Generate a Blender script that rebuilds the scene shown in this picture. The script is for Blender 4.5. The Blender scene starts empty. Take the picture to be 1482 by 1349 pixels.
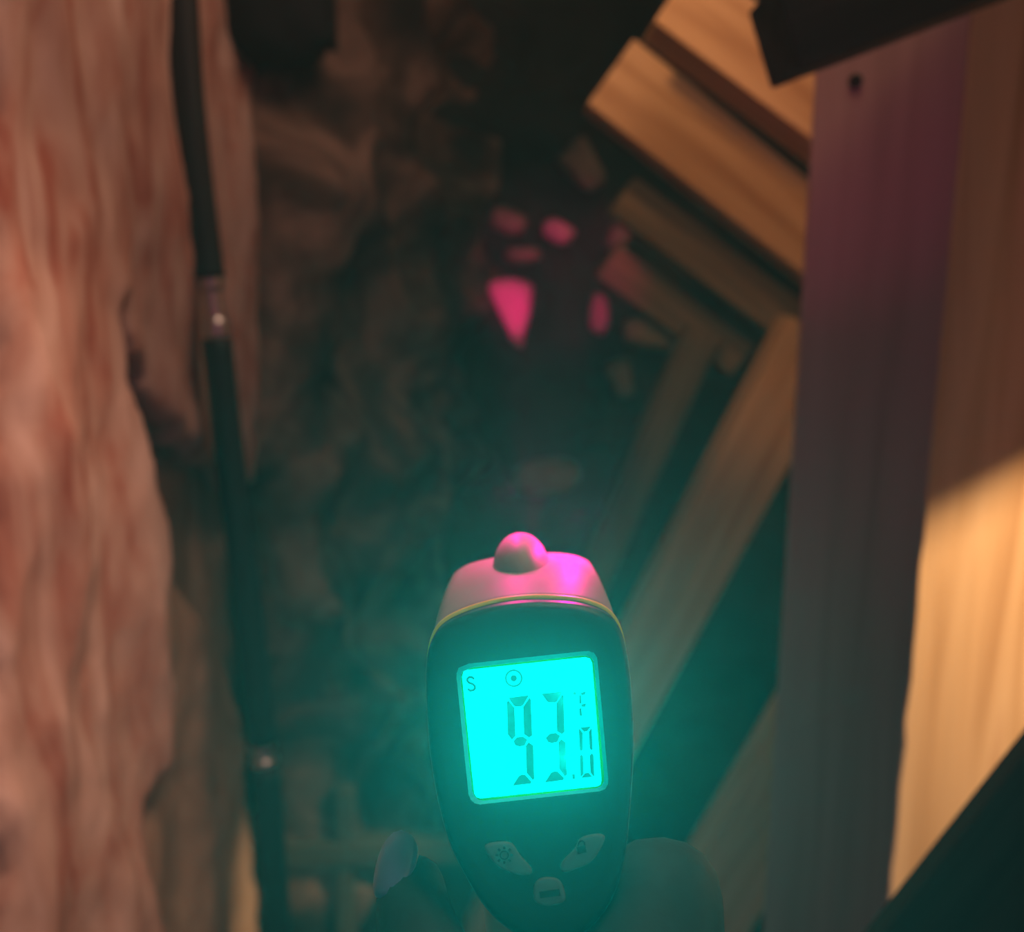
import bpy, bmesh, math, random
from mathutils import Vector, Matrix, noise
random.seed(7)
sc = bpy.context.scene
COL = sc.collection
R = math.radians

# ---------------------------------------------------------------- camera
PITCH = R(12)
CAM = Vector((0, 0, 1.5))
cd = bpy.data.cameras.new('camera'); cam = bpy.data.objects.new('camera', cd); COL.objects.link(cam)
cam.location = CAM; cam.rotation_euler = (R(90) - PITCH, 0, 0)
FPX = 1400.0
cd.sensor_fit = 'HORIZONTAL'; cd.sensor_width = 36; cd.lens = FPX / 1482 * 36
cd.clip_start = 0.01
cd.dof.use_dof = True; cd.dof.focus_distance = 0.225; cd.dof.aperture_fstop = 9.0
sc.camera = cam

# ---------------------------------------------------------------- world, exposure
w = bpy.data.worlds.new('world'); sc.world = w; w.use_nodes = True
w.node_tree.nodes['Background'].inputs[0].default_value = (0.80, 0.38, 0.60, 1)
w.node_tree.nodes['Background'].inputs[1].default_value = 0.085
sc.view_settings.view_transform = 'Standard'; sc.view_settings.look = 'None'
sc.view_settings.exposure = 0; sc.view_settings.gamma = 1; sc.view_settings.use_curve_mapping = False

# camera rays -> world
FWD = Vector((0, math.cos(PITCH), -math.sin(PITCH))); UPV = Vector((0, math.sin(PITCH), math.cos(PITCH)))
def ray(u, v): return FWD + Vector((1, 0, 0)) * ((u - 741) / FPX) - UPV * ((v - 674.5) / FPX)
def PY(u, v, Y): d = ray(u, v); return CAM + d * (Y / d.y)
def PX(u, v, X): d = ray(u, v); return CAM + d * (X / d.x)

# ---------------------------------------------------------------- lights
def lamp(name, kind, loc, target, power, color, size=0.1, size_y=None, spot=None, blend=0.3):
    l = bpy.data.lights.new(name, kind); l.energy = power; l.color = color
    if kind == 'AREA':
        l.size = size
        if size_y: l.shape = 'RECTANGLE'; l.size_y = size_y
    else: l.shadow_soft_size = size
    if spot: l.spot_size = spot; l.spot_blend = blend
    o = bpy.data.objects.new(name, l); COL.objects.link(o); o.location = loc
    o.rotation_euler = (Vector(target) - Vector(loc)).to_track_quat('-Z', 'Y').to_euler()
    return o
PANEL_LAMP = Vector((0.75, 0.48, 1.62))
lamp('right_work_lamp', 'SPOT', PANEL_LAMP, (0.42, 0.74, 1.20), 40, (1.0, 0.65, 0.36), size=0.018, spot=R(37))
lamp('left_lamp', 'AREA', (0.12, 0.58, 2.05), (-0.40, 0.56, 1.40), 1.5, (1.0, 0.60, 0.43), size=0.25)
lamp('lower_left_fill', 'SPOT', (0.10, 0.36, 1.98), (-0.30, 0.47, 1.02), 16, (1.0, 0.60, 0.45), size=0.08, spot=R(50), blend=1.0)  # added warm spot to brighten the lower left batts
lamp('far_right_fill', 'AREA', (1.15, 0.50, 1.75), (0.40, 0.74, 1.45), 1.3, (1.0, 0.38, 0.12), size=0.2)  # added warm fill for the shadowed part of the panel
lamp('board_lamp', 'SPOT', (-0.15, 0.35, 1.88), PY(1015, 190, 0.88), 8, (1.0, 0.50, 0.22), size=0.04, spot=R(31), blend=0.5)
lamp('low_lamp', 'SPOT', (0.10, 0.40, 2.1), PY(1075, 980, 1.0), 2.2, (1.0, 0.62, 0.32), size=0.06, spot=R(30), blend=0.8)

# ---------------------------------------------------------------- helpers
def tag(o, label=None, cat=None, group=None, kind=None):
    if label: o['label'] = label
    if cat: o['category'] = cat
    if group: o['group'] = group
    if kind: o['kind'] = kind
    return o
def link(name, me, mat=None, parent=None, M=None, smooth=False):
    o = bpy.data.objects.new(name, me); COL.objects.link(o)
    if mat: me.materials.append(mat)
    if M is not None: o.matrix_world = M
    if parent: o.parent = parent
    if smooth:
        for p in me.polygons: p.use_smooth = True
    return o
def from_bm(name, bm, mat=None, parent=None, M=None, smooth=False):
    bmesh.ops.recalc_face_normals(bm, faces=bm.faces)
    me = bpy.data.meshes.new(name); bm.to_mesh(me); bm.free()
    return link(name, me, mat, parent, M, smooth)
def empty(name, M):
    o = bpy.data.objects.new(name, None); COL.objects.link(o); o.matrix_world = M; o.empty_display_size = 0.02
    return o
def frame(origin, X, Y):
    X = X.normalized(); Y = (Y - X * Y.dot(X)).normalized(); Z = X.cross(Y)
    return Matrix(((X.x, Y.x, Z.x, origin.x), (X.y, Y.y, Z.y, origin.y), (X.z, Y.z, Z.z, origin.z), (0, 0, 0, 1)))

def mat(name, base=(0.5, 0.5, 0.5), rough=0.7, metal=0.0, spec=0.3, emit=None, estr=0.0):
    m = bpy.data.materials.new(name); m.use_nodes = True
    b = m.node_tree.nodes['Principled BSDF']
    b.inputs['Base Color'].default_value = (*base, 1); b.inputs['Roughness'].default_value = rough
    b.inputs['Metallic'].default_value = metal; b.inputs['Specular IOR Level'].default_value = spec
    if emit: b.inputs['Emission Color'].default_value = (*emit, 1); b.inputs['Emission Strength'].default_value = estr
    return m
def noisy(name, cols, scale=(1, 1, 1), nscale=5, detail=6, rough=0.85, bump=0.3, bscale=40, spec=0.2, dist=0.3, bdist=0.003):
    """procedural colour from stretched noise in object space + bump"""
    m = mat(name, cols[0][1], rough, 0, spec); nt = m.node_tree; N = nt.nodes; L = nt.links; b = N['Principled BSDF']
    tc = N.new('ShaderNodeTexCoord'); mp = N.new('ShaderNodeMapping'); mp.inputs['Scale'].default_value = scale
    L.new(tc.outputs['Object'], mp.inputs[0])
    n1 = N.new('ShaderNodeTexNoise'); n1.inputs['Scale'].default_value = nscale; n1.inputs['Detail'].default_value = detail
    n1.inputs['Distortion'].default_value = dist; L.new(mp.outputs[0], n1.inputs[0])
    cr = N.new('ShaderNodeValToRGB'); L.new(n1.outputs[0], cr.inputs[0]); e = cr.color_ramp.elements
    e[0].position = cols[0][0]; e[0].color = (*cols[0][1], 1); e[1].position = cols[-1][0]; e[1].color = (*cols[-1][1], 1)
    for p, c in cols[1:-1]: q = e.new(p); q.color = (*c, 1)
    L.new(cr.outputs[0], b.inputs['Base Color'])
    n2 = N.new('ShaderNodeTexNoise'); n2.inputs['Scale'].default_value = bscale; n2.inputs['Detail'].default_value = 5
    L.new(mp.outputs[0], n2.inputs[0])
    bp = N.new('ShaderNodeBump'); bp.inputs['Strength'].default_value = bump; bp.inputs['Distance'].default_value = bdist
    L.new(n2.outputs[0], bp.inputs['Height']); L.new(bp.outputs[0], b.inputs['Normal'])
    return m

INS_A = noisy('insulation_pink', [(0.32, (0.42, 0.15, 0.10)), (0.43, (0.54, 0.29, 0.21)), (0.54, (0.60, 0.38, 0.29)), (0.68, (0.74, 0.52, 0.42))],
              scale=(1, 1, 0.35), nscale=19, dist=1.4, bump=0.6, bscale=60)
INS_B = noisy('insulation_brown', [(0.3, (0.26, 0.13, 0.07)), (0.5, (0.44, 0.27, 0.17)), (0.7, (0.55, 0.37, 0.24))],
              scale=(1, 1, 0.5), nscale=12, dist=1.0, bump=0.6, bscale=50)
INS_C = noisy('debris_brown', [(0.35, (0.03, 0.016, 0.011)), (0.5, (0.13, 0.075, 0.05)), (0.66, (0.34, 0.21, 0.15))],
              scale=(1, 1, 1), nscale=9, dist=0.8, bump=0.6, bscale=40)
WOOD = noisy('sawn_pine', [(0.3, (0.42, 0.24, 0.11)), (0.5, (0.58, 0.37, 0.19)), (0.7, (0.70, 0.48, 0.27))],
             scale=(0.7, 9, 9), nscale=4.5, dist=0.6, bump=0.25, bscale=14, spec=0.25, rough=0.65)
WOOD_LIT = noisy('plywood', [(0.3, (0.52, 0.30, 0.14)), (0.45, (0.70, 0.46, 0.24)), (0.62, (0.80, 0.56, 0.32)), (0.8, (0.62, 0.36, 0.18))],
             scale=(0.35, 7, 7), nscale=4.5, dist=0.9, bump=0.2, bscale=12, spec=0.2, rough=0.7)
WOOD_DIM = noisy('dim_timber', [(0.3, (0.14, 0.10, 0.06)), (0.6, (0.26, 0.185, 0.11)), (0.8, (0.33, 0.24, 0.15))],
             scale=(0.8, 8, 8), nscale=5, dist=0.6, bump=0.3, bscale=14)  # shade of the deeper boards is put into this darker colour
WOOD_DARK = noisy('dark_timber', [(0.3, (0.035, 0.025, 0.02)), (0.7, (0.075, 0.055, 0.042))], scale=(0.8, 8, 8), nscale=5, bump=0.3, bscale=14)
STUDM = noisy('stud_pine', [(0.25, (0.30, 0.20, 0.17)), (0.5, (0.42, 0.29, 0.24)), (0.75, (0.48, 0.34, 0.29))],
             scale=(0.5, 10, 10), nscale=4, dist=0.4, bump=0.25, bscale=14)
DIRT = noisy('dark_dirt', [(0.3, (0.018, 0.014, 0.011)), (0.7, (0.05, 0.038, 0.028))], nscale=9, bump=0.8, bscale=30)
PALE_PINK = noisy('pale_chip', [(0.3, (0.55, 0.32, 0.34)), (0.7, (0.72, 0.42, 0.44))], nscale=20, bump=0.3, bscale=60)  # pinkish base puts some of the laser's magenta into the colour
STONE = noisy('grey_brown_stone', [(0.3, (0.16, 0.12, 0.09)), (0.7, (0.34, 0.27, 0.20))], nscale=14, bump=0.5, bscale=50)
HOSE = mat('black_rubber', (0.018, 0.017, 0.018), 0.55, spec=0.35)
STEEL = mat('dull_steel', (0.55, 0.53, 0.50), 0.32, metal=0.9)
NAILM = mat('dark_nail', (0.03, 0.02, 0.02), 0.5, metal=0.5)

# ---------------------------------------------------------------- the enclosing structure
def box(name, lo, hi, m, kind='structure', label=None):
    bm = bmesh.new(); bmesh.ops.create_cube(bm, size=1)
    lo, hi = Vector(lo), Vector(hi); c = (lo + hi) / 2; s = hi - lo
    for v in bm.verts: v.co = Vector((v.co.x * s.x, v.co.y * s.y, v.co.z * s.z))
    return tag(from_bm(name, bm, m, M=Matrix.Translation(c)), label, kind=kind)
box('floor', (-0.42, -0.2, -0.05), (1.7, 2.0, 0.0), DIRT)
box('ceiling', (-0.42, -0.2, 2.6), (1.7, 2.0, 2.65), DIRT)
box('wall_left', (-0.47, -0.2, 0.0), (-0.42, 2.0, 2.6), DIRT)
box('wall_right', (1.7, -0.2, 0.0), (1.75, 2.0, 2.6), DIRT)

def relief(name, poly, org, A, B, m, thick, rnd, amp, nsc, step=0.007, ridge=0.0, seed=0, parent=None, jag=0.0):
    """a lumpy slab: polygon (a,b) in the plane org+a*A+b*B; bulges along A x B, with a real back face"""
    A = A.normalized(); B = B.normalized(); Nn = A.cross(B).normalized()
    xs = [p[0] for p in poly]; ys = [p[1] for p in poly]
    x0, x1, y0, y1 = min(xs), max(xs), min(ys), max(ys)
    nx = int((x1 - x0) / step) + 2; ny = int((y1 - y0) / step) + 2
    n = len(poly)
    def inside(x, y):
        c = False; j = n - 1
        for i in range(n):
            xi, yi = poly[i]; xj, yj = poly[j]
            if (yi > y) != (yj > y) and x < (xj - xi) * (y - yi) / (yj - yi) + xi: c = not c
            j = i
        return c
    def dist(x, y):
        best = 9
        for i in range(n):
            xa, ya = poly[i]; xb, yb = poly[(i + 1) % n]
            dx, dy = xb - xa, yb - ya; q = max(0, min(1, ((x - xa) * dx + (y - ya) * dy) / (dx * dx + dy * dy + 1e-12)))
            d = math.hypot(x - xa - q * dx, y - ya - q * dy)
            if d < best: best = d
        return best
    verts = []; front = {}; back = {}
    for i in range(nx):
        for j in range(ny):
            x = x0 + i * step; y = y0 + j * step
            wx = x + jag * noise.noise(Vector((x * 30, y * 30, seed + 5))); wy = y + jag * noise.noise(Vector((x * 30, y * 30, seed + 9)))
            if not inside(wx, wy): continue
            d = dist(wx, wy); k = min(1, d / rnd); h = thick * math.sqrt(max(0, 1 - (1 - k) ** 2))
            p = Vector((x * nsc[0], y * nsc[1], seed))
            f = noise.fractal(p, 0.9, 2.1, 5)
            g = f * amp
            if ridge: g += ridge * (1 - abs(noise.noise(p * 1.3 + Vector((3, 7, 1)))) * 2.2)
            base = org + A * x + B * y
            front[i, j] = len(verts); verts.append(base + Nn * (h + g * min(1, k * 1.6) + 0.001))
            back[i, j] = len(verts); verts.append(base - Nn * 0.012)
    faces = []; edge = {}
    for i in range(nx - 1):
        for j in range(ny - 1):
            ks = [(i, j), (i + 1, j), (i + 1, j + 1), (i, j + 1)]
            if all(k in front for k in ks):
                faces.append([front[k] for k in ks]); faces.append([back[k] for k in reversed(ks)])
                for a in range(4):
                    e = (ks[a], ks[(a + 1) % 4])
                    if (e[1], e[0]) in edge: del edge[(e[1], e[0])]
                    else: edge[e] = 1
    for (a, b) in edge: faces.append([front[b], front[a], back[a], back[b]])
    used = sorted({i for f in faces for i in f}); mp = {o: k for k, o in enumerate(used)}
    me = bpy.data.meshes.new(name); me.from_pydata([verts[i] for i in used], [], [[mp[i] for i in f] for f in faces])
    o = link(name, me, m, parent, smooth=True)
    return o

# back face of the cavity: dark rubble
def wpoly_y(pts, Y): return [((PY(u, v, Y).x), PY(u, v, Y).z) for u, v in pts]
BACKY = 1.50
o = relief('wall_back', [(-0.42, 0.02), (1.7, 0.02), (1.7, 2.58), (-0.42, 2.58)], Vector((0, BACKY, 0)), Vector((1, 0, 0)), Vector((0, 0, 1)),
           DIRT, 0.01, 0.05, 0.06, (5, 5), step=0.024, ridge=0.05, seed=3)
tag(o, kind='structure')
box('trim_1', (-0.42, BACKY + 0.02, 0.0), (1.7, BACKY + 0.16, 2.6), DIRT)

# ---------------------------------------------------------------- left side insulation (plane facing +X)
def wpoly_x(pts, X): return [(PX(u, v, X).y, PX(u, v, X).z) for u, v in pts]
YA, ZB = Vector((0, 1, 0)), Vector((0, 0, 1))
BF = -0.285
pink = [(-60, -200), (372, -230), (372, 60), (385, 300), (380, 520), (370, 690), (322, 712), (300, 672), (262, 668), (222, 640), (180, 570), (152, 510), (133, 455),
        (138, 540), (152, 620), (188, 745), (208, 860), (216, 1000), (205, 1090), (165, 1180), (175, 1300), (190, 1480), (120, 1900), (-60, 2200)]
o = relief('insulation_batt', wpoly_x(pink, BF), Vector((BF, 0, 0)), YA, ZB, INS_A, 0.022, 0.022, 0.018, (10, 3.5), ridge=0.008, seed=11, jag=0.008)
tag(o, 'large pink-brown fibrous batt covering the left, with a dark tapering gap', 'insulation', 'fibrous batts lining the left side')
br = [(188, 900), (205, 780), (245, 855), (292, 955), (318, 1060), (345, 1180), (352, 1420), (345, 1600), (150, 1700), (120, 1300), (150, 1000)]
o = relief('insulation_batt', wpoly_x(br, -0.30), Vector((-0.30, 0, 0)), YA, ZB, INS_B, 0.018, 0.03, 0.014, (10, 5), ridge=0.006, seed=21, jag=0.008)
tag(o, 'brown batt between the reddish pink one and the lower hose', 'insulation', 'fibrous batts lining the left side')
ol = [(225, 800), (120, 470), (150, 455), (330, 640), (420, 690), (410, 800), (425, 880), (412, 960), (425, 1080), (470, 1230), (470, 1600), (200, 1600), (220, 1000)]
o = relief('insulation_batt', wpoly_x(ol, -0.325), Vector((-0.325, 0, 0)), YA, ZB, INS_B, 0.012, 0.03, 0.014, (9, 6), ridge=0.008, seed=31, jag=0.012)
tag(o, 'rearmost olive-brown batt just behind the lower hose', 'insulation', 'fibrous batts lining the left side')

# crumpled debris running from the left batts back into the cavity
C0 = PY(372, 300, 1.02); C1 = PY(660, 300, 1.56)
Ad = Vector((C1.x - C0.x, C1.y - C0.y, 0)); LA = Ad.length
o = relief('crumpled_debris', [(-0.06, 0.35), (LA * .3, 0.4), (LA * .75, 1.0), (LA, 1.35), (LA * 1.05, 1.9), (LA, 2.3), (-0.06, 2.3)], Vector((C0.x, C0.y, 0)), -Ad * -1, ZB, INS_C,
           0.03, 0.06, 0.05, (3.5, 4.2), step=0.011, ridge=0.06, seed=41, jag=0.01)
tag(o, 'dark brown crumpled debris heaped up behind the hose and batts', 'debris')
o = relief('hanging_clod', [(-.06, -.03), (-.03, -.05), (.02, -.055), (.05, -.03), (.055, .05), (.05, .12), (-.06, .12)], PY(410, 20, 0.98), Vector((1, 0, 0)), ZB,
           mat('black_felt', (0.012, 0.008, 0.01), 0.9), 0.05, 0.04, 0.008, (20, 20), step=0.006, seed=51)
tag(o, 'black rounded clod hanging at top beside the hose', 'clod')

# ---------------------------------------------------------------- boards
def board_mesh(L, W, T, bev=0.002, jag=0.0, seed=0):
    bm = bmesh.new(); bmesh.ops.create_cube(bm, size=1)
    for v in bm.verts: v.co = Vector((v.co.x * L, v.co.y * W, v.co.z * T))
    bmesh.ops.bevel(bm, geom=list(bm.edges), offset=bev, segments=2, profile=0.5, affect='EDGES')
    if jag:
        es = [e for e in bm.edges if abs(e.verts[0].co.x - e.verts[1].co.x) > L * 0.5]
        bmesh.ops.subdivide_edges(bm, edges=es, cuts=160, use_grid_fill=True)
        for v in bm.verts:
            if v.co.y < -W * 0.48:
                v.co.y -= jag * noise.noise(Vector((v.co.x * 160, v.co.z * 60, seed))) * (1 if v.co.x < 0.1 else 0.3)
    return bm
def board(name, p0, p1, W, T, facing, m, label=None, cat='board', group=None, jag=0.0):
    """p0,p1: ends of the centre line of the FACE turned to `facing`"""
    X = (p1 - p0); L = X.length; Z = Vector(facing).normalized(); X.normalize(); Y = Z.cross(X).normalized(); Z = X.cross(Y)
    c = (p0 + p1) / 2 - Z * T / 2
    M = Matrix(((X.x, Y.x, Z.x, c.x), (X.y, Y.y, Z.y, c.y), (X.z, Y.z, Z.z, c.z), (0, 0, 0, 1)))
    return tag(from_bm(name, board_mesh(L, W, T, jag=jag), m, M=M), label, cat, group)
CAMDIR = (0, -1, 0)
G = 'timbers stacked behind the stud'
def pxboard(u0, v0, u1, v1, wpx, Y, T, m, label, name='timber_board'):
    a, b = PY(u0, v0, Y), PY(u1, v1, Y)
    return board(name, a, b, wpx * Y / FPX * 1.0, T, CAMDIR, m, label, 'board', G)
pxboard(978, -16, 1300, 228, 98, 0.80, 0.07, WOOD, 'topmost orange-lit board sloping right down to the stud')
pxboard(884, 103, 1320, 452, 104, 0.93, 0.06, WOOD, 'second board from the top, its square-cut left end in view')
pxboard(902, 282, 1250, 543, 58, 1.10, 0.06, WOOD_DIM, 'third sloping board from the top, dim olive brown')
pxboard(880, 377, 1075, 523, 52, 1.27, 0.06, WOOD_DIM, 'fourth and deepest of the boards sloping down to the right')
pxboard(1190, 480, 712, 1381, 104, 1.02, 0.05, WOOD, 'wide board rising from the thermometer up to the stud')
pxboard(1022, 478, 752, 1083, 48, 1.24, 0.05, WOOD_DIM, 'narrow dim board parallel behind the wide rising board')
pxboard(1230, 994, 930, 1500, 140, 0.82, 0.04, WOOD, 'lowest pale board, cut off by the bottom edge beside the stud')

# the upright stud, turned to face the viewer
sl, sr = PY(1146, 674, 0.62), PY(1341, 674, 0.62)
mid = (sl + sr) / 2; nrm = Vector((-mid.x, -mid.y, 0)).normalized()
wd = (sr - sl).length * 0.975
stud = board('stud', Vector((mid.x, mid.y, 0.001)), Vector((mid.x, mid.y, 2.595)), wd, 0.038, nrm, STUDM,
             'grey-purple upright stud in shade with one nail near the top', 'stud', jag=0.0022)
bm = bmesh.new(); bmesh.ops.create_cone(bm, segments=16, radius1=0.0042, radius2=0.0042, depth=0.003, cap_ends=True)
d = ray(1238, 118); k = (mid - CAM).dot(nrm) / d.dot(nrm); pn = CAM + d * k
Mn = (nrm.to_track_quat('Z', 'Y').to_matrix().to_4x4()); Mn.translation = pn + nrm * 0.0005
nl = from_bm('nail', bm, NAILM, M=Mn); nl.parent = stud; nl.matrix_parent_inverse = stud.matrix_world.inverted(); nl['label'] = 'dark nail head'

# dark block over the stud's top
a, b = PY(1141, 38, 0.53), PY(1700, -178, 0.53)
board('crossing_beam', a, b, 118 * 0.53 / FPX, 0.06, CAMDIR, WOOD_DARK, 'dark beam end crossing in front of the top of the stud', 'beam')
# the lit plywood panel
PPY = 0.74
a, b = PY(1500, 1349, PPY), PY(1500, -100, PPY)
board('plywood_panel', Vector((0.49, PPY, 0.75)), Vector((0.49, PPY, 2.2)), 0.40, 0.018, CAMDIR, WOOD_LIT,
      'warmly lit wood panel to the right of the stud, half in shadow', 'panel')
# dark brace in the lower right
a, b = PY(1265, 1505, 0.42), PY(1785, 866, 0.42)
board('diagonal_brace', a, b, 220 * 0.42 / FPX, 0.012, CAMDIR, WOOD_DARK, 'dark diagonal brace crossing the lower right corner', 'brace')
# added shading plank outside the frame (throws the shadow on the panel)
q1, q2 = PY(1320, 775, PPY), PY(1490, 686, PPY)
t = 0.62
e1, e2 = q1.lerp(PANEL_LAMP, t), q2.lerp(PANEL_LAMP, t)
ed = (e2 - e1).normalized(); c0 = e1 - ed * 0.05; c1 = e2 + ed * 0.16
nn = (PANEL_LAMP - q1).normalized(); upd = ed.cross(nn).normalized(); upd = upd if upd.z > 0 else -upd
board('shading_board', c0 + upd * 0.20, c1 + upd * 0.20, 0.40, 0.018, nn, WOOD_DIM, 'added unseen board shading the panel', 'board')

# small ledge frame low in the cavity
LEDGE = noisy('dim_ledge_timber', [(0.3, (0.06, 0.05, 0.03)), (0.7, (0.12, 0.10, 0.06))], scale=(0.8, 8, 8), nscale=5)
fr = empty('ledge_frame', Matrix.Translation(PY(495, 1241, 0.95)))
tag(fr, 'small brown timber ledge low beside the hose, upright standing on it', 'ledge')
def part_board(name, p0, p1, W, T, m, root):
    o = board(name, p0, p1, W, T, CAMDIR, m, None, None); 
    o.parent = root; o.matrix_parent_inverse = root.matrix_world.inverted(); return o
part_board('rail', PY(395, 1242, 0.95), PY(700, 1236, 0.95), 0.026, 0.03, LEDGE, fr)
part_board('upright', PY(497, 1150, 0.955), PY(500, 1500, 0.955), 0.019, 0.025, LEDGE, fr)

# ---------------------------------------------------------------- hose with steel couplings
hx = empty('hose', Matrix.Translation(PY(410, 1349, 0.80)))
tag(hx, 'black hose running top to bottom along the left, two steel couplings', 'hose')
def tube(name, pts, r, m, root, seg=20, radii=None):
    bm = bmesh.new(); rings = []
    for i, p in enumerate(pts):
        t_ = (pts[min(i + 1, len(pts) - 1)] - pts[max(i - 1, 0)]).normalized()
        a_ = t_.cross(Vector((0, 1, 0.01))).normalized(); b_ = t_.cross(a_)
        rr = radii[i] if radii else r
        rings.append([bm.verts.new(p + (a_ * math.cos(q) + b_ * math.sin(q)) * rr) for q in [2 * math.pi * k / seg for k in range(seg)]])
    for A_, B_ in zip(rings, rings[1:]):
        for k in range(seg): bm.faces.new((A_[k], A_[(k + 1) % seg], B_[(k + 1) % seg], B_[k]))
    bm.faces.new(rings[0]); bm.faces.new(rings[-1])
    o = from_bm(name, bm, m, smooth=True)
    if root: o.parent = root; o.matrix_parent_inverse = root.matrix_world.inverted()
    return o
HP = [(250, -260), (258, -120), (263, 0), (272, 140), (286, 270), (300, 380), (308, 440), (317, 520), (330, 640), (345, 760), (360, 880), (372, 1000), (382, 1090), (392, 1200), (402, 1349), (412, 1550)]
HY = 0.80
def cat(P, n=6):
    out = []
    for i in range(len(P) - 1):
        p0 = P[max(i - 1, 0)]; p1 = P[i]; p2 = P[i + 1]; p3 = P[min(i + 2, len(P) - 1)]
        for k in range(n):
            t = k / n
            out.append(0.5 * ((2 * p1) + (p2 - p0) * t + (2 * p0 - 5 * p1 + 4 * p2 - p3) * t * t + (3 * p1 - p0 - 3 * p2 + p3) * t ** 3))
    out.append(P[-1]); return out
hp = cat([PY(u, v, HY) for u, v in HP])
def sub(v0, v1):
    z0, z1 = PY(300, v0, HY).z, PY(300, v1, HY).z
    return [p for p in hp if z1 <= p.z <= z0]
hr = 0.0125
tube('hose_section', sub(-300, 408), hr, HOSE, hx)
tube('hose_section', sub(478, 1086), hr * 0.98, HOSE, hx)
tube('hose_section', sub(1094, 1700), hr * 0.98, HOSE, hx)
def coupling(v0, v1, u0, u1, rad):
    a, b = PY(u0, v0, HY), PY(u1, v1, HY); n = 24; pts = [a.lerp(b, i / n) for i in range(n + 1)]
    rr = []
    for i in range(n + 1):
        t = i / n; c = 1.0 if (t < 0.22 or t > 0.72) else 0.72
        rr.append(rad * c)
    return tube('coupling', pts, rad, STEEL, hx, radii=rr)
coupling(398, 486, 303, 315, 0.0108)['label'] = 'steel coupling, narrower in its middle'
coupling(1076, 1104, 379, 383, 0.012)['label'] = 'short steel coupling'

# ---------------------------------------------------------------- stones and pale chips deep in the cavity
def chip(name, u, v, wpx, hpx, Y, m, label, cat_='stone', group=None, taper=0.0, rot=0.0, seed=0, deep=0.06):
    bm = bmesh.new(); bmesh.ops.create_icosphere(bm, subdivisions=3, radius=1)
    W, H = wpx * Y / FPX / 2, hpx * Y / FPX / 2
    for vv in bm.verts:
        c = vv.co; pw = 0.42 if taper else 0.8
        c = Vector([math.copysign(abs(q) ** pw, q) for q in c])
        n_ = noise.noise(c * 1.6 + Vector((seed, seed * 2, 0)))
        k = 1 + 0.22 * n_
        tz = 1 - taper * (1 - c.z) * 0.5
        vv.co = Vector((c.x * W * k * tz + (taper * (1 - c.z) * W * 0.22), c.y * deep / 2 * k, c.z * H * k))
    M = Matrix.Translation(PY(u, v, Y)) @ Matrix.Rotation(rot, 4, 'Y')
    return tag(from_bm(name, bm, m, M=M, smooth=False), label, cat_, group)
GR = 'stones at the back of the cavity'
chip('pale_chunk', 737, 452, 74, 96, 1.40, PALE_PINK, 'pale tapered chunk lit brightest magenta by the laser', 'chunk', taper=0.85, seed=1)
chip('pale_chip', 867, 455, 26, 56, 1.40, PALE_PINK, 'narrow upright pale chip glowing magenta right of the brightest chunk', 'chip', GR, seed=2)
chip('pale_chip', 735, 320, 52, 34, 1.40, STONE, 'dim magenta chip above the brightest chunk', 'chip', GR, rot=R(20), seed=3)
chip('pale_chip', 808, 335, 44, 30, 1.40, PALE_PINK, 'small slanted magenta chip between the dim one and the boards', 'chip', GR, rot=R(28), seed=4)
chip('pale_chip', 842, 243, 52, 66, 1.40, STONE, 'topmost dim magenta chip left of the second board', 'chip', GR, rot=R(-35), seed=5, taper=0.4)
chip('pale_chip', 895, 340, 30, 50, 1.40, STONE, 'faint magenta chip touching the third sloping board', 'chip', GR, rot=R(15), seed=6)
chip('pale_chip', 897, 548, 40, 52, 1.42, STONE, 'faint reddish chip beside the narrow dim board', 'chip', GR, rot=R(-15), seed=7, taper=0.4)
chip('stone', 945, 483, 84, 44, 1.36, STONE, 'flat olive-brown stone below the fourth sloping board', 'stone', GR, rot=R(8), seed=8)
chip('stone', 757, 368, 52, 22, 1.40, STONE, 'small grey stone directly above the brightest chunk', 'stone', GR, seed=9)
chip('stone', 790, 690, 100, 50, 1.30, STONE, 'grey-green stone just above the thermometer nose', 'stone', GR, rot=R(-8), seed=10)
chip('stone', 560, 530, 60, 34, 1.32, STONE, 'dim olive stone low left of the brightest chunk', 'stone', GR, seed=11)
chip('stone', 650, 600, 90, 60, 1.34, DIRT, 'dark rounded stone above and left of the thermometer', 'stone', GR, seed=12)
chip('stone', 870, 610, 80, 90, 1.44, DIRT, 'dark stone under the faint reddish chip', 'stone', GR, seed=13)
chip('stone', 610, 400, 110, 70, 1.46, DIRT, 'dark stone left of the brightest chunk', 'stone', GR, seed=14)

# ---------------------------------------------------------------- the infrared thermometer
TH = R(5.7); GP = R(3.0); FA = R(27)
F0 = Vector((0, math.cos(GP), -math.sin(GP))); U0 = Vector((0, math.sin(GP), math.cos(GP))); X0 = Vector((1, 0, 0))
GX = X0 * math.cos(TH) + U0 * math.sin(TH); GU = U0 * math.cos(TH) - X0 * math.sin(TH)
GO = CAM + ray(770, 1053) * 0.222
GM = frame(GO, GX, F0)
GMI = GM.inverted()
ft = Vector((0, math.sin(FA), math.cos(FA))); fn = Vector((0, -math.cos(FA), math.sin(FA)))     # face axes in gun space
def FL(s, t, h=0.0): return Vector((s, 0, 0)) + ft * t + fn * h
cl = GMI @ CAM
def fp(u, v, h0=0.0):
    """pixel on the photograph -> (s,t) on the thermometer's face plane"""
    d = GMI.to_3x3() @ ray(u, v); k = (h0 - cl.dot(fn)) / d.dot(fn); p = cl + d * k
    return p.x, p.dot(ft)
def z1(x, y): return fp(520 + x / 2.215, 740 + y / 2.215)
def z2(x, y): return fp(640 + x / 5.188, 920 + y / 5.188)
BLACK = mat('black_overmould', (0.012, 0.012, 0.013), 0.45, spec=0.4)
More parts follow.
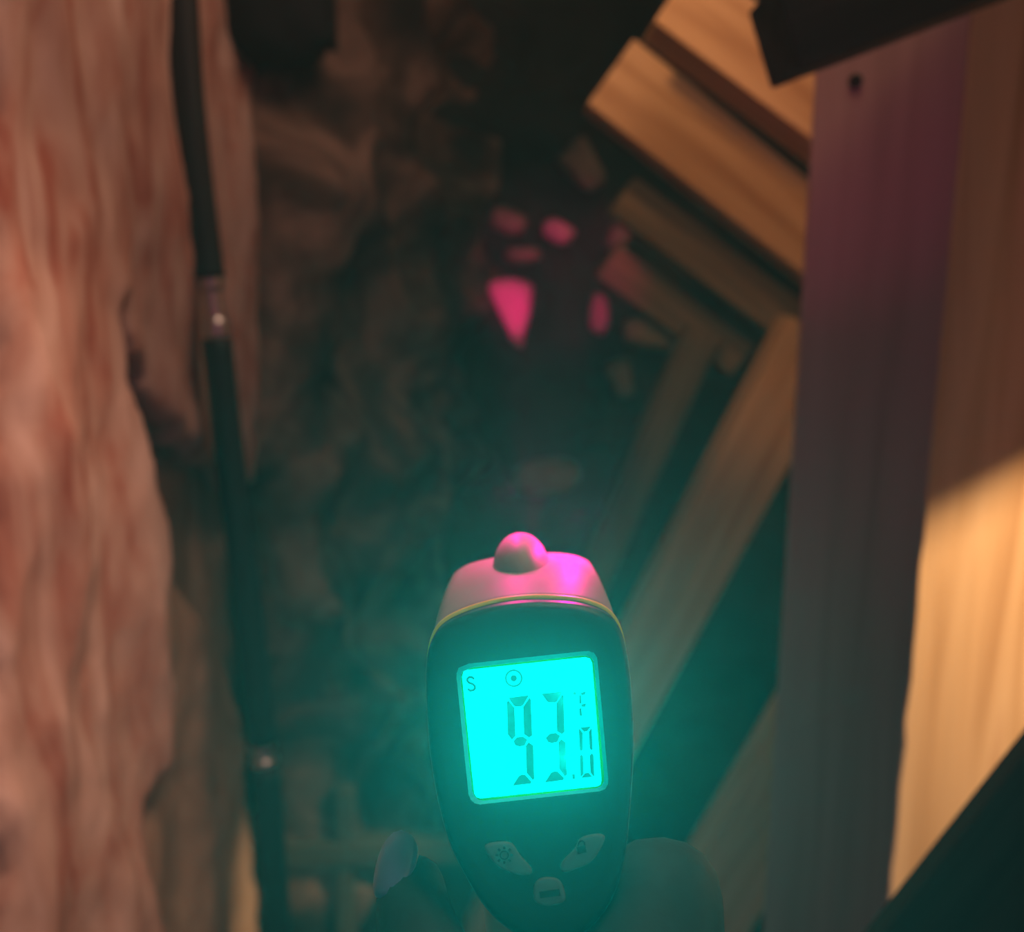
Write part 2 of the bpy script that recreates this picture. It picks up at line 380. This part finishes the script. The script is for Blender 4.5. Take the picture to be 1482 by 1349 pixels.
SHELL = mat('laser_tinted_shell', (0.34, 0.28, 0.26), 0.55, spec=0.4)  # grey-pink base carries laser tint in place of yellow casing
SHELL.node_tree.nodes['Principled BSDF'].inputs['Subsurface Weight'].default_value = 0.15
SHELL.node_tree.nodes['Principled BSDF'].inputs['Subsurface Radius'].default_value = (0.01, 0.004, 0.006)
TAN = mat('tan_shell_plastic', (0.80, 0.66, 0.40), 0.45)
YEL = mat('yellow_trim', (0.80, 0.85, 0.05), 0.4)
BTN = mat('grey_button', (0.22, 0.24, 0.22), 0.5)
ICON = mat('dark_icon', (0.03, 0.035, 0.035), 0.5)
BEZ = mat('teal_lit_bezel', (0.10, 0.50, 0.42), 0.4, spec=0.6)  # teal light from the screen is put into the rim's base colour
LCD = mat('backlit_lcd', (0.0, 0.02, 0.02), 0.4, emit=(0.0, 1.0, 0.92), estr=1.3)
SEG = mat('lcd_segment', (0.0, 0.004, 0.004), 0.5, emit=(0.0, 1.0, 0.78), estr=0.22)
SEG2 = mat('lcd_faint_mark', (0.0, 0.004, 0.004), 0.5, emit=(0.0, 1.0, 0.8), estr=0.3)

gun = empty('infrared_thermometer', GM)
tag(gun, 'handheld infrared thermometer, pale nose, teal backlit screen reading 93.0', 'thermometer')
def gpart(name, bm, m, parent=None, smooth=True):
    bmesh.ops.recalc_face_normals(bm, faces=bm.faces)
    me = bpy.data.meshes.new(name); bm.to_mesh(me); bm.free()
    o = bpy.data.objects.new(name, me); COL.objects.link(o); me.materials.append(m); o.parent = parent or gun
    if smooth:
        for p in me.polygons: p.use_smooth = True
    return o
def loft(rings, cap0=True, cap1=True):
    bm = bmesh.new(); rv = [[bm.verts.new(p) for p in r] for r in rings]; n = len(rv[0])
    for A_, B_ in zip(rv, rv[1:]):
        for k in range(n): bm.faces.new((A_[k], A_[(k + 1) % n], B_[(k + 1) % n], B_[k]))
    def cap(r):
        c = bm.verts.new(sum((v.co for v in r), Vector()) / n)
        for k in range(n): bm.faces.new((r[k], r[(k + 1) % n], c))
    if cap0: cap(rv[0])
    if cap1: cap(rv[-1])
    return bm
def smooth_closed(P, n=4):
    P = [Vector(p) for p in P]; N_ = len(P); out = []
    for i in range(N_):
        p0, p1, p2, p3 = P[i - 1], P[i], P[(i + 1) % N_], P[(i + 2) % N_]
        for k in range(n):
            t = k / n
            out.append(0.5 * ((2 * p1) + (p2 - p0) * t + (2 * p0 - 5 * p1 + 4 * p2 - p3) * t * t + (3 * p1 - p0 - 3 * p2 + p3) * t ** 3))
    return out
OUT = [(222, 420), (208, 500), (210, 620), (222, 780), (245, 920), (282, 1060), (330, 1160), (390, 1262), (455, 1330), (540, 1385), (620, 1400), (700, 1378), (775, 1310),
       (828, 1215), (858, 1090), (872, 950), (882, 790), (880, 640), (868, 490), (845, 385), (800, 325), (720, 293), (620, 282), (520, 283), (420, 298), (320, 330), (255, 368)]
outline = smooth_closed([z1(*p) for p in OUT])
cen = Vector(z1(550, 780)); TT = max(p.y for p in outline); BB = min(p.y for p in outline)
def sec(y, wsc, g, h=0.0, sc_=1.0, axis=0.0):
    r = []
    for p in outline:
        s = cen.x + (p.x - cen.x) * wsc * sc_; t = cen.y + (p.y - cen.y) * sc_
        t = TT - (TT - t) * g
        v = FL(s, t, h) + Vector((0, y, 0))
        if axis:   # shear the slanted section towards an upright one
            v.y = v.y * (1 - axis) + axis * (y + TT * math.sin(FA))
        r.append(v)
    return r
body = loft([sec(0, 1, 1, 0.0, 0.86), sec(0, 1, 1, -0.0002, 0.94), sec(0, 1, 1, -0.0010, 0.98), sec(0, 1, 1, -0.003, 1.0), sec(0.002, 1, 1, -0.004, 1.0), sec(0.008, 0.97, 0.9, -0.004, 0.99), sec(0.02, 0.85, 0.6, -0.004, 0.9)], cap0=False)
ob = gpart('body', body, BLACK); ob['label'] = 'black rubber back overmould'
# front plate with a hole for the screen: inner loop = window outline
WIN = [(352, 490), (730, 449), (748, 452), (762, 470), (798, 870), (792, 888), (775, 897), (385, 940), (365, 934), (352, 915), (312, 525), (320, 503)]
def rrect(pts, n=4): return [Vector(z1(*p)) for p in pts]
def resample(P, N_):
    P = [Vector(p) for p in P]; L_ = [0]
    for i in range(len(P)): L_.append(L_[-1] + (P[(i + 1) % len(P)] - P[i]).length)
    out = []
    for k in range(N_):
        d_ = L_[-1] * k / N_
        i = max(j for j in range(len(P)) if L_[j] <= d_)
        t_ = (d_ - L_[i]) / (L_[i + 1] - L_[i]); out.append(P[i].lerp(P[(i + 1) % len(P)], t_))
    return out
def angle_align(P, c, N_, ref):
    """points of closed polygon P at the same directions from c as ref's points"""
    out = []
    for q in ref:
        d_ = (q - c).normalized(); best = None
        for i in range(len(P)):
            a_, b_ = P[i], P[(i + 1) % len(P)]; e = b_ - a_
            den = d_.x * e.y - d_.y * e.x
            if abs(den) < 1e-12: continue
            w_ = a_ - c; k = (w_.x * e.y - w_.y * e.x) / den; u_ = (w_.x * d_.y - w_.y * d_.x) / den
            if k > 0 and -1e-6 <= u_ <= 1 + 1e-6: best = k if best is None else max(best, k)
        out.append(c + d_ * best)
    return out
winp = rrect(WIN); wc = Vector(z1(555, 693))
inner = [cen + (p - cen) * 0.86 for p in outline]
win_in = angle_align(winp, wc, 0, inner)
bm = bmesh.new()
A_ = [bm.verts.new(FL(p.x, p.y, 0)) for p in inner]; B_ = [bm.verts.new(FL(p.x, p.y, 0.0003)) for p in win_in]; n = len(A_)
C_ = [bm.verts.new(FL(p.x, p.y, -0.0022)) for p in [wc + (q - wc) * 0.985 for q in win_in]]
for P_, Q_ in ((A_, B_), (B_, C_)):
    for k in range(n): bm.faces.new((P_[k], P_[(k + 1) % n], Q_[(k + 1) % n], Q_[k]))
gpart('front_plate', bm, BLACK, smooth=False)['label'] = 'black plate around the screen and buttons'
# bezel ring
def ring2(outer, inn, h0, h1, h2):
    bm = bmesh.new(); n = len(outer)
    o0 = [bm.verts.new(FL(p.x, p.y, h0)) for p in outer]; o1 = [bm.verts.new(FL(p.x, p.y, h1)) for p in outer]
    i1 = [bm.verts.new(FL(p.x, p.y, h2)) for p in inn]; i0 = [bm.verts.new(FL(p.x, p.y, h0)) for p in inn]
    for P_, Q_ in ((o0, o1), (o1, i1), (i1, i0), (i0, o0)):
        for k in range(n): bm.faces.new((P_[k], P_[(k + 1) % n], Q_[(k + 1) % n], Q_[k]))
    return bm
wo = [wc + (p - wc) * 1.0 for p in resample(winp, 96)]; wi = [wc + (p - wc) * 0.955 for p in resample(winp, 96)]
gpart('screen_bezel', ring2(wo, wi, -0.0015, 0.0009, -0.0006), BEZ, smooth=False)['label'] = 'glossy raised rim of the screen'
# screen (slightly sunk), from the photographed outline of the lit area
SCR = [(345, 507), (725, 466), (740, 470), (747, 485), (777, 862), (774, 876), (764, 882), (388, 921), (374, 917), (367, 905), (328, 530), (333, 512)]
def plate(pts, h, th=0.0004):
    bm = bmesh.new(); a_ = [bm.verts.new(FL(p[0], p[1], h)) for p in pts]; b_ = [bm.verts.new(FL(p[0], p[1], h - th)) for p in pts]; n = len(a_)
    bm.faces.new(a_); bm.faces.new(b_[::-1])
    for k in range(n): bm.faces.new((a_[k], a_[(k + 1) % n], b_[(k + 1) % n], b_[k]))
    return bm
scrn = gpart('screen', plate([z1(*p) for p in SCR], -0.0008), LCD, smooth=False); scrn['label'] = 'teal backlit display'
def seg(name, polys, m=SEG, h=-0.0006):
    bm = bmesh.new()
    for P in polys:
        a_ = [bm.verts.new(FL(*p, h)) for p in P]; b_ = [bm.verts.new(FL(*p, h - 0.00025)) for p in P]; n = len(a_)
        bm.faces.new(a_); bm.faces.new(b_[::-1])
        for k in range(n): bm.faces.new((a_[k], a_[(k + 1) % n], b_[(k + 1) % n], b_[k]))
    return gpart(name, bm, m, scrn, smooth=False)
def Z(*pts): return [z2(*p) for p in pts]
s9 = seg('digit', [Z((497, 466), (648, 448), (640, 462), (606, 518), (592, 528), (550, 530), (536, 522)), Z((485, 500), (494, 486), (540, 540), (548, 752), (522, 780), (492, 740)),
     Z((656, 465), (664, 480), (674, 748), (652, 764), (614, 738), (608, 535)), Z((536, 792), (560, 764), (604, 758), (636, 780), (618, 822), (580, 832), (548, 822)),
     Z((628, 828), (648, 802), (682, 825), (690, 1075), (680, 1084), (634, 1030)), Z((530, 1126), (575, 1056), (596, 1044), (622, 1046), (668, 1098), (664, 1110))]); s9['label'] = 'digit 9'
s3 = seg('digit', [Z((748, 436), (893, 420), (896, 430), (862, 490), (846, 500), (804, 500), (788, 492)), Z((902, 440), (910, 452), (918, 722), (898, 738), (862, 716), (858, 510)),
     Z((778, 768), (806, 738), (852, 730), (884, 752), (864, 796), (824, 806), (796, 798)), Z((874, 800), (894, 778), (926, 802), (936, 1044), (922, 1056), (880, 1000)),
     Z((772, 1102), (818, 1030), (842, 1020), (866, 1022), (914, 1068), (908, 1084))]); s3['label'] = 'digit 3'
s0 = seg('digit', [Z((1038, 690), (1116, 682), (1088, 716), (1066, 720)), Z((1026, 704), (1032, 700), (1054, 730), (1054, 856), (1044, 868), (1034, 856)),
     Z((1122, 692), (1130, 852), (1122, 860), (1108, 846), (1102, 722)), Z((1034, 906), (1046, 892), (1058, 910), (1062, 1036), (1040, 1062)),
     Z((1108, 900), (1124, 884), (1136, 900), (1142, 1052), (1136, 1056), (1114, 1026)), Z((1046, 1068), (1072, 1034), (1100, 1030), (1126, 1060))]); s0['label'] = 'digit 0, half height'
seg('decimal_point', [Z((976, 1042), (996, 1040), (997, 1074), (978, 1076))])
seg('degree_sign', [Z((986, 424), (1000, 422), (1006, 434), (996, 446), (984, 440))])
sf = seg('unit_letter', [Z((1042, 430), (1078, 418), (1070, 440), (1048, 446)), Z((1030, 444), (1042, 448), (1046, 506), (1030, 510)), Z((1044, 516), (1080, 508), (1074, 532), (1050, 532)), Z((1030, 548), (1044, 542), (1050, 600), (1034, 600))]); sf['label'] = 'letter F'
def stroke(pts, wd_):
    out = []
    V = [Vector(p) for p in pts]
    for a_, b_ in zip(V, V[1:]):
        d_ = (b_ - a_).normalized(); n_ = Vector((-d_.y, d_.x)) * wd_ / 2; a2 = a_ - d_ * wd_ * .2; b2 = b_ + d_ * wd_ * .2
        out.append([z2(*(a2 + n_)), z2(*(b2 + n_)), z2(*(b2 - n_)), z2(*(a2 - n_))])
    return out
sS = seg('mode_letter', stroke([(236, 322), (222, 311), (200, 310), (187, 322), (187, 338), (200, 352), (228, 362), (242, 376), (244, 394), (232, 408), (208, 412), (192, 400)], 14)); sS['label'] = 'letter S'
circ = [(536 + 60 * math.cos(a), 318 + 60 * math.sin(a)) for a in [2 * math.pi * k / 36 for k in range(37)]]
seg('laser_mark_ring', stroke(circ, 11), SEG2)['label'] = 'faint ring of the target mark'
seg('laser_mark_dot', [[z2(536 + 23 * math.cos(a), 318 + 23 * math.sin(a)) for a in [2 * math.pi * k / 20 for k in range(20)]]])

# buttons
def button(pts, m, h=0.0012):
    P = smooth_closed([z1(*p) for p in pts], 4); c = sum(P, Vector((0, 0))) / len(P)
    rings = [[FL(p.x, p.y, -0.0005) for p in P], [FL(p.x, p.y, h * .6) for p in P]] + [[FL(*(c + (p - c) * k), h * q) for p in P] for k, q in ((0.94, 0.92), (0.8, 1.0))]
    return loft(rings)
b1 = gpart('button', button([(402, 1078), (415, 1064), (455, 1058), (490, 1064), (515, 1100), (550, 1140), (553, 1160), (535, 1166), (500, 1162), (450, 1140), (420, 1110)], BTN), BTN); b1['label'] = 'left button with a sun mark'
b2 = gpart('button', button([(645, 1145), (650, 1122), (690, 1080), (705, 1050), (740, 1036), (775, 1034), (787, 1048), (768, 1090), (740, 1125), (690, 1148), (660, 1156)], BTN), BTN); b2['label'] = 'right button with a lock mark'
b3 = gpart('button', button([(558, 1235), (562, 1195), (580, 1176), (610, 1172), (640, 1180), (655, 1205), (661, 1240), (645, 1256), (605, 1264), (570, 1254)], BTN), BTN); b3['label'] = 'lower button with a bar mark'
def icon(parent, polys, h=0.0014):
    bm = bmesh.new()
    for P in polys:
        a_ = [bm.verts.new(FL(*z1(*p), h)) for p in P]; b_ = [bm.verts.new(FL(*z1(*p), h - 0.0003)) for p in P]; n = len(a_)
        bm.faces.new(a_); bm.faces.new(b_[::-1])
        for k in range(n): bm.faces.new((a_[k], a_[(k + 1) % n], b_[(k + 1) % n], b_[k]))
    return gpart('icon', bm, ICON, parent, smooth=False)
def zstroke(pts, wd_):
    out = []; V = [Vector(p) for p in pts]
    for a_, b_ in zip(V, V[1:]):
        d_ = (b_ - a_).normalized(); n_ = Vector((-d_.y, d_.x)) * wd_ / 2
        out.append([tuple(a_ + n_), tuple(b_ + n_), tuple(b_ - n_), tuple(a_ - n_)])
    return out
ci = [(466 + 13 * math.cos(a), 1101 + 13 * math.sin(a)) for a in [2 * math.pi * k / 16 for k in range(17)]]
rays = []
for k in range(8):
    a = 2 * math.pi * k / 8; rays += zstroke([(466 + 19 * math.cos(a), 1101 + 19 * math.sin(a)), (466 + 28 * math.cos(a), 1101 + 28 * math.sin(a))], 7)
icon(b1, zstroke(ci, 4) + rays)
icon(b2, [[(696, 1076), (724, 1070), (728, 1092), (700, 1098)]] + zstroke([(701, 1074), (703, 1060), (712, 1055), (721, 1060), (722, 1070)], 5))
icon(b3, [[(577, 1218), (641, 1209), (645, 1230), (580, 1238)]])

# yellow trim and pale shell
def band(y0, y1, s0_, s1_, g0, g1, ax0=0, ax1=0): return [sec(y0, s0_, g0, -0.004, 1, ax0), sec(y1, s1_, g1, -0.004, 1, ax1)]
gpart('trim_ring', loft([sec(0.0040, 1.002, 1.0, -0.0030, 0.985), sec(0.0042, 1.004, 1.0, -0.0030, 1.004), sec(0.0054, 1.004, 0.98, -0.0030, 1.004), sec(0.0056, 1.0, 0.98, -0.003, 0.985)]), YEL)['label'] = 'thin yellow-green edge'
nose = loft([sec(0.0056, 0.995, 0.97, -0.0035, 0.995), sec(0.009, 0.985, 0.85, -0.0035, 0.99, .1), sec(0.018, 0.965, 0.62, -0.004, 0.985, .3), sec(0.030, 0.95, 0.55, -0.004, 0.98, .5),
             sec(0.042, 0.94, 0.53, -0.005, 0.975, .7), sec(0.053, 0.92, 0.52, -0.0055, 0.965, .8), sec(0.058, 0.88, 0.50, -0.006, 0.94, .85), sec(0.0605, 0.82, 0.46, -0.008, 0.90, .9), sec(0.0615, 0.7, 0.40, -0.010, 0.8, .9)])
nz = gpart('nose_shell', nose, SHELL); nz['label'] = 'plastic nose, laser pink partly put into its colour'
# laser housing: a half-dome ridge on top of the nose
def topz(y): return (FL(0, TT, -0.004)).z
bm = bmesh.new(); bmesh.ops.create_uvsphere(bm, u_segments=32, v_segments=20, radius=1)
lc = Vector((z1(505, 200)[0] + 0.0005, TT * math.sin(FA) + 0.047, topz(0) - 0.003))
for v in bm.verts: v.co = Vector((v.co.x * 0.0081, v.co.y * 0.0155, v.co.z * 0.0098)) + lc
gpart('laser_housing', bm, SHELL)['label'] = 'rounded bump over the laser'
# sensor tube at the front, mostly hidden
bm = bmesh.new(); bmesh.ops.create_cone(bm, segments=32, radius1=0.012, radius2=0.012, depth=0.012, cap_ends=True, matrix=Matrix.Translation((lc.x, lc.y + 0.013, lc.z - 0.022)) @ Matrix.Rotation(R(90), 4, 'X'))
gpart('sensor_tube', bm, BLACK)
# handle
def hsec(t, hw, h0, h1, sx, n=40):
    r = []; hc, hh = (h0 + h1) / 2, (h0 - h1) / 2
    for k in range(n):
        a = 2 * math.pi * k / n; ca, sa = math.cos(a), math.sin(a); e = 0.62
        r.append(FL(sx + math.copysign(abs(ca) ** e, ca) * hw, t, hc + math.copysign(abs(sa) ** e, sa) * hh))
    return r
hx0 = z1(619, 1300)[0]
t1 = z1(619, 1150)[1]
gpart('handle', loft([hsec(t1, 0.0155, -0.006, -0.045, hx0), hsec(t1 - 0.006, 0.0166, -0.005, -0.046, hx0), hsec(t1 - 0.02, 0.0168, -0.0045, -0.043, hx0 + .001),
      hsec(t1 - 0.05, 0.0165, -0.005, -0.040, hx0 + 0.002), hsec(t1 - 0.09, 0.0165, -0.004, -0.042, hx0 + 0.003), hsec(t1 - 0.115, 0.0175, -0.002, -0.044, hx0 + 0.003), hsec(t1 - 0.118, 0.015, -0.004, -0.042, hx0 + 0.003)]), TAN)['label'] = 'tan grip casing'
gpart('trigger', loft([hsec(t1 - 0.004, 0.005, -0.042, -0.052, hx0), hsec(t1 - 0.014, 0.005, -0.041, -0.049, hx0), hsec(t1 - 0.024, 0.0045, -0.040, -0.052, hx0)]), BLACK)

# light given off by the backlit display
for a_, b_ in ((450, 600), (660, 580), (460, 810), (670, 790)):
    s_, t_ = z1(a_, b_); p_ = GM @ FL(s_, t_, 0.0025); q_ = GM @ FL(s_, t_, 0.1)
    lamp('display_backlight', 'SPOT', p_, q_, 0.93, (0.0, 1.0, 0.84), size=0.0, spot=R(176), blend=0.8)

# laser light: emitter beam, plus added lights for its scatter and spill
def GW(p): return GM @ Vector(p)
nose_tip = GW((lc.x + 0.004, lc.y + 0.020, lc.z + 0.004))
lamp('laser_beam', 'SPOT', nose_tip, PY(737, 440, 1.40), 26, (1.0, 0.0, 0.28), size=0.002, spot=R(5.2), blend=0.6)
lamp('laser_scatter', 'SPOT', nose_tip, PY(800, 400, 1.40), 15, (1.0, 0.0, 0.28), size=0.002, spot=R(16), blend=0.8)
lamp('stud_magenta_fill', 'SPOT', nose_tip, PY(1190, 230, 0.62), 0.45, (1.0, 0.0, 0.30), size=0.01, spot=R(34), blend=1.0)  # added magenta spot for the streak on the stud
lamp('laser_spill', 'POINT', GW((lc.x + 0.0170, lc.y + 0.006, lc.z + 0.0115)), (0, 0, 0), 0.085, (1.0, 0.0, 0.30), size=0.002)
lamp('laser_spill_back', 'POINT', GW((lc.x - 0.002, lc.y + 0.010, lc.z + 0.020)), (0, 0, 0), 0.05, (1.0, 0.0, 0.30), size=0.003)

# ---------------------------------------------------------------- hand gripping the handle
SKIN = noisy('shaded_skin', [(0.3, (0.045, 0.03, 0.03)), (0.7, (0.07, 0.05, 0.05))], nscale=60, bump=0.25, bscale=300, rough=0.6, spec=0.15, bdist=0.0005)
hd = bpy.data.meshes.new('hand')
V = []; Rr = []; E = []
def node(u, v, h, r, par=None):
    s, t_ = fp(u, v, h); V.append(GM @ FL(s, t_, h)); Rr.append(r)
    if par is not None: E.append((par, len(V) - 1))
    return len(V) - 1
wr = node(835, 1880, 0.030, 0.026)
pl = node(815, 1700, 0.020, 0.027, wr)
p_i = node(945, 1470, -0.006, 0.021, pl); i1 = node(952, 1265, -0.016, 0.0165, p_i); i2 = node(988, 1330, -0.046, 0.0100, i1); i3 = node(930, 1375, -0.068, 0.0085, i2); i4 = node(800, 1390, -0.070, 0.0070, i3)
p_m = node(880, 1600, 0.002, 0.017, pl); m1 = node(1010, 1520, -0.020, 0.0125, p_m); m2 = node(1020, 1540, -0.052, 0.0095, m1); m3 = node(900, 1560, -0.062, 0.0085, m2); m4 = node(760, 1570, -0.050, 0.0072, m3)
r1 = node(985, 1700, -0.014, 0.0125, pl); r2 = node(1000, 1715, -0.048, 0.0092, r1); r3 = node(890, 1735, -0.060, 0.0082, r2); r4 = node(770, 1740, -0.050, 0.0070, r3)
q1_ = node(950, 1840, -0.006, 0.0115, pl); q2_ = node(970, 1870, -0.040, 0.0085, q1_); q3_ = node(880, 1890, -0.055, 0.0075, q2_); q4_ = node(780, 1890, -0.048, 0.0064, q3_)
th0 = node(705, 1560, 0.010, 0.0175, pl); th1 = node(632, 1440, 0.000, 0.0125, th0); th2 = node(600, 1345, -0.010, 0.0098, th1); th3 = node(594, 1285, -0.019, 0.0090, th2); th4 = node(597, 1252, -0.024, 0.0068, th3)
f1 = node(860, 2250, 0.055, 0.027, wr); f2 = node(900, 3200, 0.10, 0.040, f1)
hd.from_pydata(V, E, [])
ho = bpy.data.objects.new('hand', hd); COL.objects.link(ho); hd.materials.append(SKIN)
sm = ho.modifiers.new('skin', 'SKIN'); sm.use_smooth_shade = True
for i, r_ in enumerate(Rr): hd.skin_vertices[0].data[i].radius = (r_, r_)
hd.skin_vertices[0].data[0].use_root = True
ss = ho.modifiers.new('sub', 'SUBSURF'); ss.levels = 2; ss.render_levels = 2
dg = bpy.context.evaluated_depsgraph_get(); ev = ho.evaluated_get(dg); baked = bpy.data.meshes.new_from_object(ev)
bpy.data.objects.remove(ho)
for p in baked.polygons: p.use_smooth = True
hand = bpy.data.objects.new('hand', baked); COL.objects.link(hand)
if not baked.materials: baked.materials.append(SKIN)
tag(hand, 'shaded hand gripping the thermometer, thumb tip showing at its left', 'hand')
# bluish patch on the thumb tip, cool light put into its colour
bm = bmesh.new(); bmesh.ops.create_uvsphere(bm, u_segments=20, v_segments=12, radius=1)
tipm = V[th4]; up_ = (V[th4] - V[th3]).normalized(); outw = (CAM - tipm).normalized(); outw = (outw - up_ * outw.dot(up_) - GX * 0.55); outw = (outw - up_ * outw.dot(up_)).normalized(); sd = up_.cross(outw)
NM = Matrix(((sd.x, up_.x, outw.x, 0), (sd.y, up_.y, outw.y, 0), (sd.z, up_.z, outw.z, 0), (0, 0, 0, 1))); NM.translation = V[th3].lerp(V[th4], 0.25) + outw * 0.0078
for v in bm.verts: v.co = Vector((v.co.x * 0.0066, v.co.y * 0.0095, v.co.z * 0.0014 - 45 * (v.co.x * 0.0066) ** 2))
thumb_patch = from_bm('thumb_lit_patch', bm, mat('thumb_lit_patch', (0.22, 0.32, 0.62), 0.3, spec=0.5), M=NM, smooth=True)
thumb_patch.parent = hand

# ---------------------------------------------------------------- haze added for the lens glow around the screen
hz = box('haze', (-0.46, -0.19, -0.04), (1.74, 1.99, 2.64), None, kind='stuff', label='thin added haze spreading the screen glow')
hz['category'] = 'haze'
hm = bpy.data.materials.new('glow_haze'); hm.use_nodes = True; nt = hm.node_tree; nt.nodes.clear()
out = nt.nodes.new('ShaderNodeOutputMaterial'); vs = nt.nodes.new('ShaderNodeVolumeScatter'); vs.inputs['Density'].default_value = 0.045; vs.inputs['Anisotropy'].default_value = 0.6; vs.inputs['Color'].default_value = (0.9, 0.9, 0.9, 1)
nt.links.new(vs.outputs[0], out.inputs['Volume']); hz.data.materials.append(hm)
